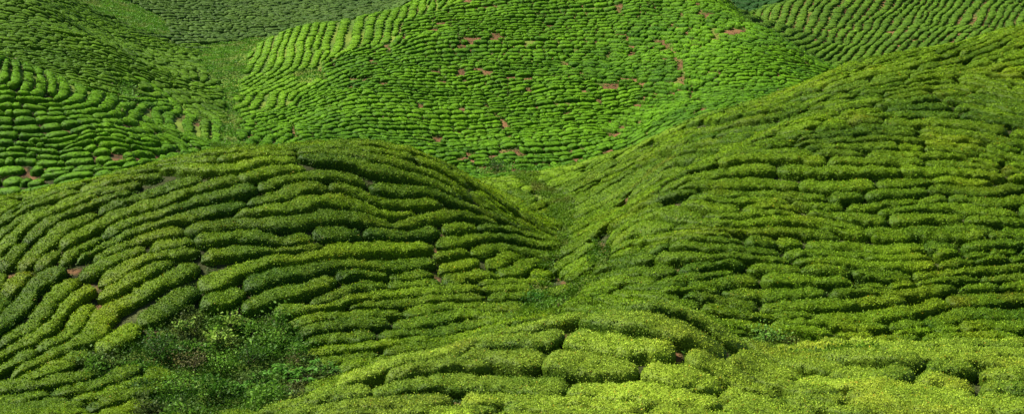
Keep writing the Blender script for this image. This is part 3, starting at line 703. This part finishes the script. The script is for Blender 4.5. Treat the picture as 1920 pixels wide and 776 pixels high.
def plant(u, v, wid, hgt, leaf, nl, cols, label, seed, name='shrub', group=None, form='bush', cat='shrub'):
    r_ = np.random.default_rng(seed); x, y = unproject(u, v, 60); z = float(hz(x, y))
    e = bpy.data.objects.new(name, None); e.location = (x, y, z); sc0.collection.objects.link(e); e['label'] = label; e['category'] = cat
    if group: e['group'] = group
    nb = 9 if form == 'bush' else 11
    tips = []; SV, SQ = [], []
    for k in range(nb):
        an = k*2.4+r_.uniform(-.3, .3); sp = r_.uniform(.25, 1)*wid*.5; hh = hgt*r_.uniform(.6, 1)*(1-.35*(sp/(wid*.5))**2)
        pts = [np.array((math.cos(an)*sp*t**1.3, math.sin(an)*sp*t**1.3, hh*(t if form == 'bush' else math.sin(min(t*1.15, 1)*1.75)))) for t in np.linspace(0, 1, 7)]
        tips.append(pts); rad = .022*hgt
        for q, p in enumerate(pts):
            for w in range(5):
                SV.append(p+np.array((math.cos(w*1.257), math.sin(w*1.257), 0))*rad*(1-.13*q))
        b0 = k*35
        for q in range(6):
            for w in range(5): SQ.append((b0+q*5+w, b0+q*5+(w+1) % 5, b0+q*5+5+(w+1) % 5, b0+q*5+5+w))
    st_ = make_obj('stem', np.array(SV), np.array(SQ), None, M_bark); st_.parent = e
    LV, LC = [], []
    c0, c1 = map(np.array, cols)
    for k in range(nl):
        pts = tips[r_.integers(nb)]; t = r_.uniform(.3, 1)**.6; f = t*6; i_ = min(int(f), 5); p = pts[i_]+(pts[i_+1]-pts[i_])*(f-i_)
        if form == 'bush': p = p+r_.normal(0, .13*wid, 3)*np.array((1, 1, .8)); p[2] = abs(p[2])
        d = r_.normal(size=3); d[2] = d[2]*.5+.2
        if form != 'bush':
            tg_ = pts[i_+1]-pts[i_]; d = np.cross(tg_, (0, 0, 1))*(1 if k % 2 else -1)+tg_*.4+r_.normal(0, .02, 3)
        d = d/np.linalg.norm(d); sdv = np.cross(d, r_.normal(0, .6 if form != 'bush' else 1, 3)+np.array((0, 0, 1.))); sdv /= np.linalg.norm(sdv)
        ls = leaf*r_.uniform(.6, 1.3); wd = .26 if form == 'bush' else .13
        LV += [p, p+d*ls*.5+sdv*ls*wd+(0, 0, ls*.05), p+d*ls-(0, 0, ls*.12), p+d*ls*.5-sdv*ls*wd+(0, 0, ls*.05)]
        cc = (c0+(c1-c0)*np.clip(r_.normal(.5, .25)+.25*(p[2]/hgt-.6), 0, 1))*r_.uniform(.75, 1.25); LC += [cc]*4
    fo = make_obj('foliage', np.array(LV), np.arange(len(LV)).reshape(-1, 4), np.array(LC), M_weed); fo.parent = e
    return e
sc0 = bpy.context.scene
G_, Y_, D_, O_ = ((.07, .20, .015), (.17, .34, .03)), ((.16, .30, .03), (.36, .50, .09)), ((.022, .07, .008), (.05, .13, .012)), ((.09, .10, .03), (.16, .15, .05))
plant(1438, 652, 1.9, 1.25, .17, 420, ((.07, .19, .02), (.20, .36, .05)), 'leafy light green bush alone in the saddle behind the front knoll', 1)
plant(408, 650, 1.5, 1.2, .30, 110, Y_, 'pale yellow green broad leaved plant glowing in the middle of the gully', 2, name='broad_leaved_plant', cat='plant')
plant(345, 628, 1.3, 1.0, .24, 110, ((.12, .24, .03), (.28, .42, .07)), 'pale leaved plant in the gully shade beneath the left hedges', 3, name='broad_leaved_plant', cat='plant')
plant(432, 622, 1.2, 1.3, .22, 130, ((.14, .26, .03), (.26, .38, .05)), 'upright yellowish shrub at the top middle of the gully', 4)
plant(472, 632, 1.0, 1.1, .14, 240, G_, 'small slim green shrub under the hedge ends above the gully', 5)
plant(520, 655, 2.4, 1.1, .13, 620, G_, 'broad bright green shrub on the right slope of the gully', 6)
plant(560, 690, 1.5, .9, .12, 360, O_, 'olive brown shrub beside the curled hedge right of the gully', 7)
plant(300, 668, 2.6, 1.2, .13, 620, D_, 'wide dark green shrub at the left side of the gully', 8)
plant(360, 690, 2.0, 1.0, .13, 460, O_, 'brownish green shrub low in the left of the gully', 9)
plant(415, 700, 2.2, 1.2, .14, 520, G_, 'rounded mid green shrub in the lower middle of the gully', 10)
plant(468, 690, 1.8, 1.3, .13, 460, D_, 'dark green shrub shaded in the centre of the gully', 11)
plant(330, 745, 2.4, 1.2, .14, 560, G_, 'leafy green shrub at the bottom left of the gully', 12)
plant(390, 755, 1.8, 1.0, .14, 420, ((.07, .17, .015), (.17, .29, .03)), 'light green shrub at the bottom edge of the photo', 13)
plant(262, 742, 1.3, 1.0, .13, 320, D_, 'small dark shrub behind the lowest left hedge', 14)
for k, (fu, fv, lab) in enumerate([(455, 752, 'large green fern leftmost of those under the front knoll'), (495, 728, 'feathery green fern in the gully above the front knoll tip'),
        (535, 715, 'pale green fern between gully shrubs and the front knoll slope'), (575, 722, 'low fern touching the left slope of the front knoll'), (608, 706, 'rightmost fern under the curled hedge right of the gully')]):
    plant(fu, fv, 2.2, .95, .30, 330, ((.06, .19, .02), (.14, .33, .04)), lab, 30+k, name='fern', group='ferns at the foot of the gully', form='fern', cat='fern')
plant(1040, 585, 1.8, .9, .13, 420, G_, 'low green shrub at the mouth of the valley', 50)
plant(1002, 575, 1.5, 1.1, .13, 380, ((.03, .12, .012), (.07, .22, .02)), 'deep green shrub at the foot of the left hill by the valley', 51)
plant(930, 326, 3.4, 1.8, .25, 420, D_, 'dark bush in the notch below the central hill', 52)
put('weeds', 'tangled leafy weeds and ferns filling the shaded gully below the left hill', GULLY & inframe, 34, .11, .55, ((.025, .085, .006), (.075, .16, .012), (.075, .095, .022)), 5)
vall = BAREG & ~GULLY & ~trail & (inframe | STRIP & (GU < W+60))
put('weeds', 'taller ragged leafy weeds standing in patches in the gully', GULLY & inframe & (noise3(GX/1.3, GY/1.3, 0*GX, 92) > .12), 22, .17, 1.25, ((.05, .14, .012), (.13, .27, .025), (.09, .13, .03)), 15)
put('weeds', 'low bright green weeds in the valley between the left and right hills', vall & (GY < 160), 24, .13, .75, ((.055, .135, .006), (.13, .235, .010), (.15, .16, .03)), 6)
put('grass', 'rough yellow green grass along the far valley floors', vall & (GY >= 160), 3.5, .26, .5, ((.07, .19, .012), (.12, .28, .02), (.20, .24, .05)), 7)
gapm = inframe & ~BAREG & (GY < 150) & (GY > 50)
put('grass', 'thin tufts of grass on the bare brown soil of the far slopes', inframe & (soilw > .55) & (GY > 150), 1.1, .22, .35, ((.05, .13, .012), (.10, .21, .02), (.17, .15, .05)), 9)
put('ground_cover', 'small dark green weeds creeping through the gaps between hedges', gapm & (GU > -50) & (noise3(GX/3, GY/3, 0*GX, 91) > -.45), 6.5, .10, .20, ((.04, .10, .01), (.08, .16, .015), (.12, .12, .04)), 8)
print('weeds', round(time.time()-T0, 1))
# ------------------------------------------------------------------ camera, sun and sky
sc = bpy.context.scene
cd = bpy.data.cameras.new('camera'); cam = bpy.data.objects.new('camera', cd); sc.collection.objects.link(cam)
cd.sensor_width = 36.0; cd.lens = 36.0*F/W; cd.clip_start = 0.5; cd.clip_end = 5000
cam.location = (0, 0, 0); cam.rotation_euler = (math.radians(90)-PITCH, 0, 0)
sc.camera = cam
w = bpy.data.worlds.new('World'); sc.world = w; w.use_nodes = True
SUN_EL, SUN_AZ = math.radians(49), math.radians(-68)         # azimuth from +Y, clockwise
sky = w.node_tree.nodes.new('ShaderNodeTexSky'); sky.sky_type = 'NISHITA'; sky.sun_disc = False
sky.sun_elevation = SUN_EL; sky.sun_rotation = SUN_AZ
bg = w.node_tree.nodes['Background']; bg.inputs['Strength'].default_value = 0.05
w.node_tree.links.new(sky.outputs[0], bg.inputs['Color'])
sd = bpy.data.lights.new('sun', 'SUN'); sd.energy = 5.0; sd.angle = math.radians(0.5); sd.color = (1, .94, .82)
sun = bpy.data.objects.new('sun', sd); sc.collection.objects.link(sun)
sun.rotation_euler = (math.radians(90)-SUN_EL, 0, -SUN_AZ + math.pi)
sun.location = (-80, 60, 90)
sc.view_settings.view_transform = 'Standard'; sc.view_settings.look = 'None'
sc.view_settings.exposure = 1.08; sc.view_settings.gamma = 1.0
print('done', round(time.time()-T0, 1))
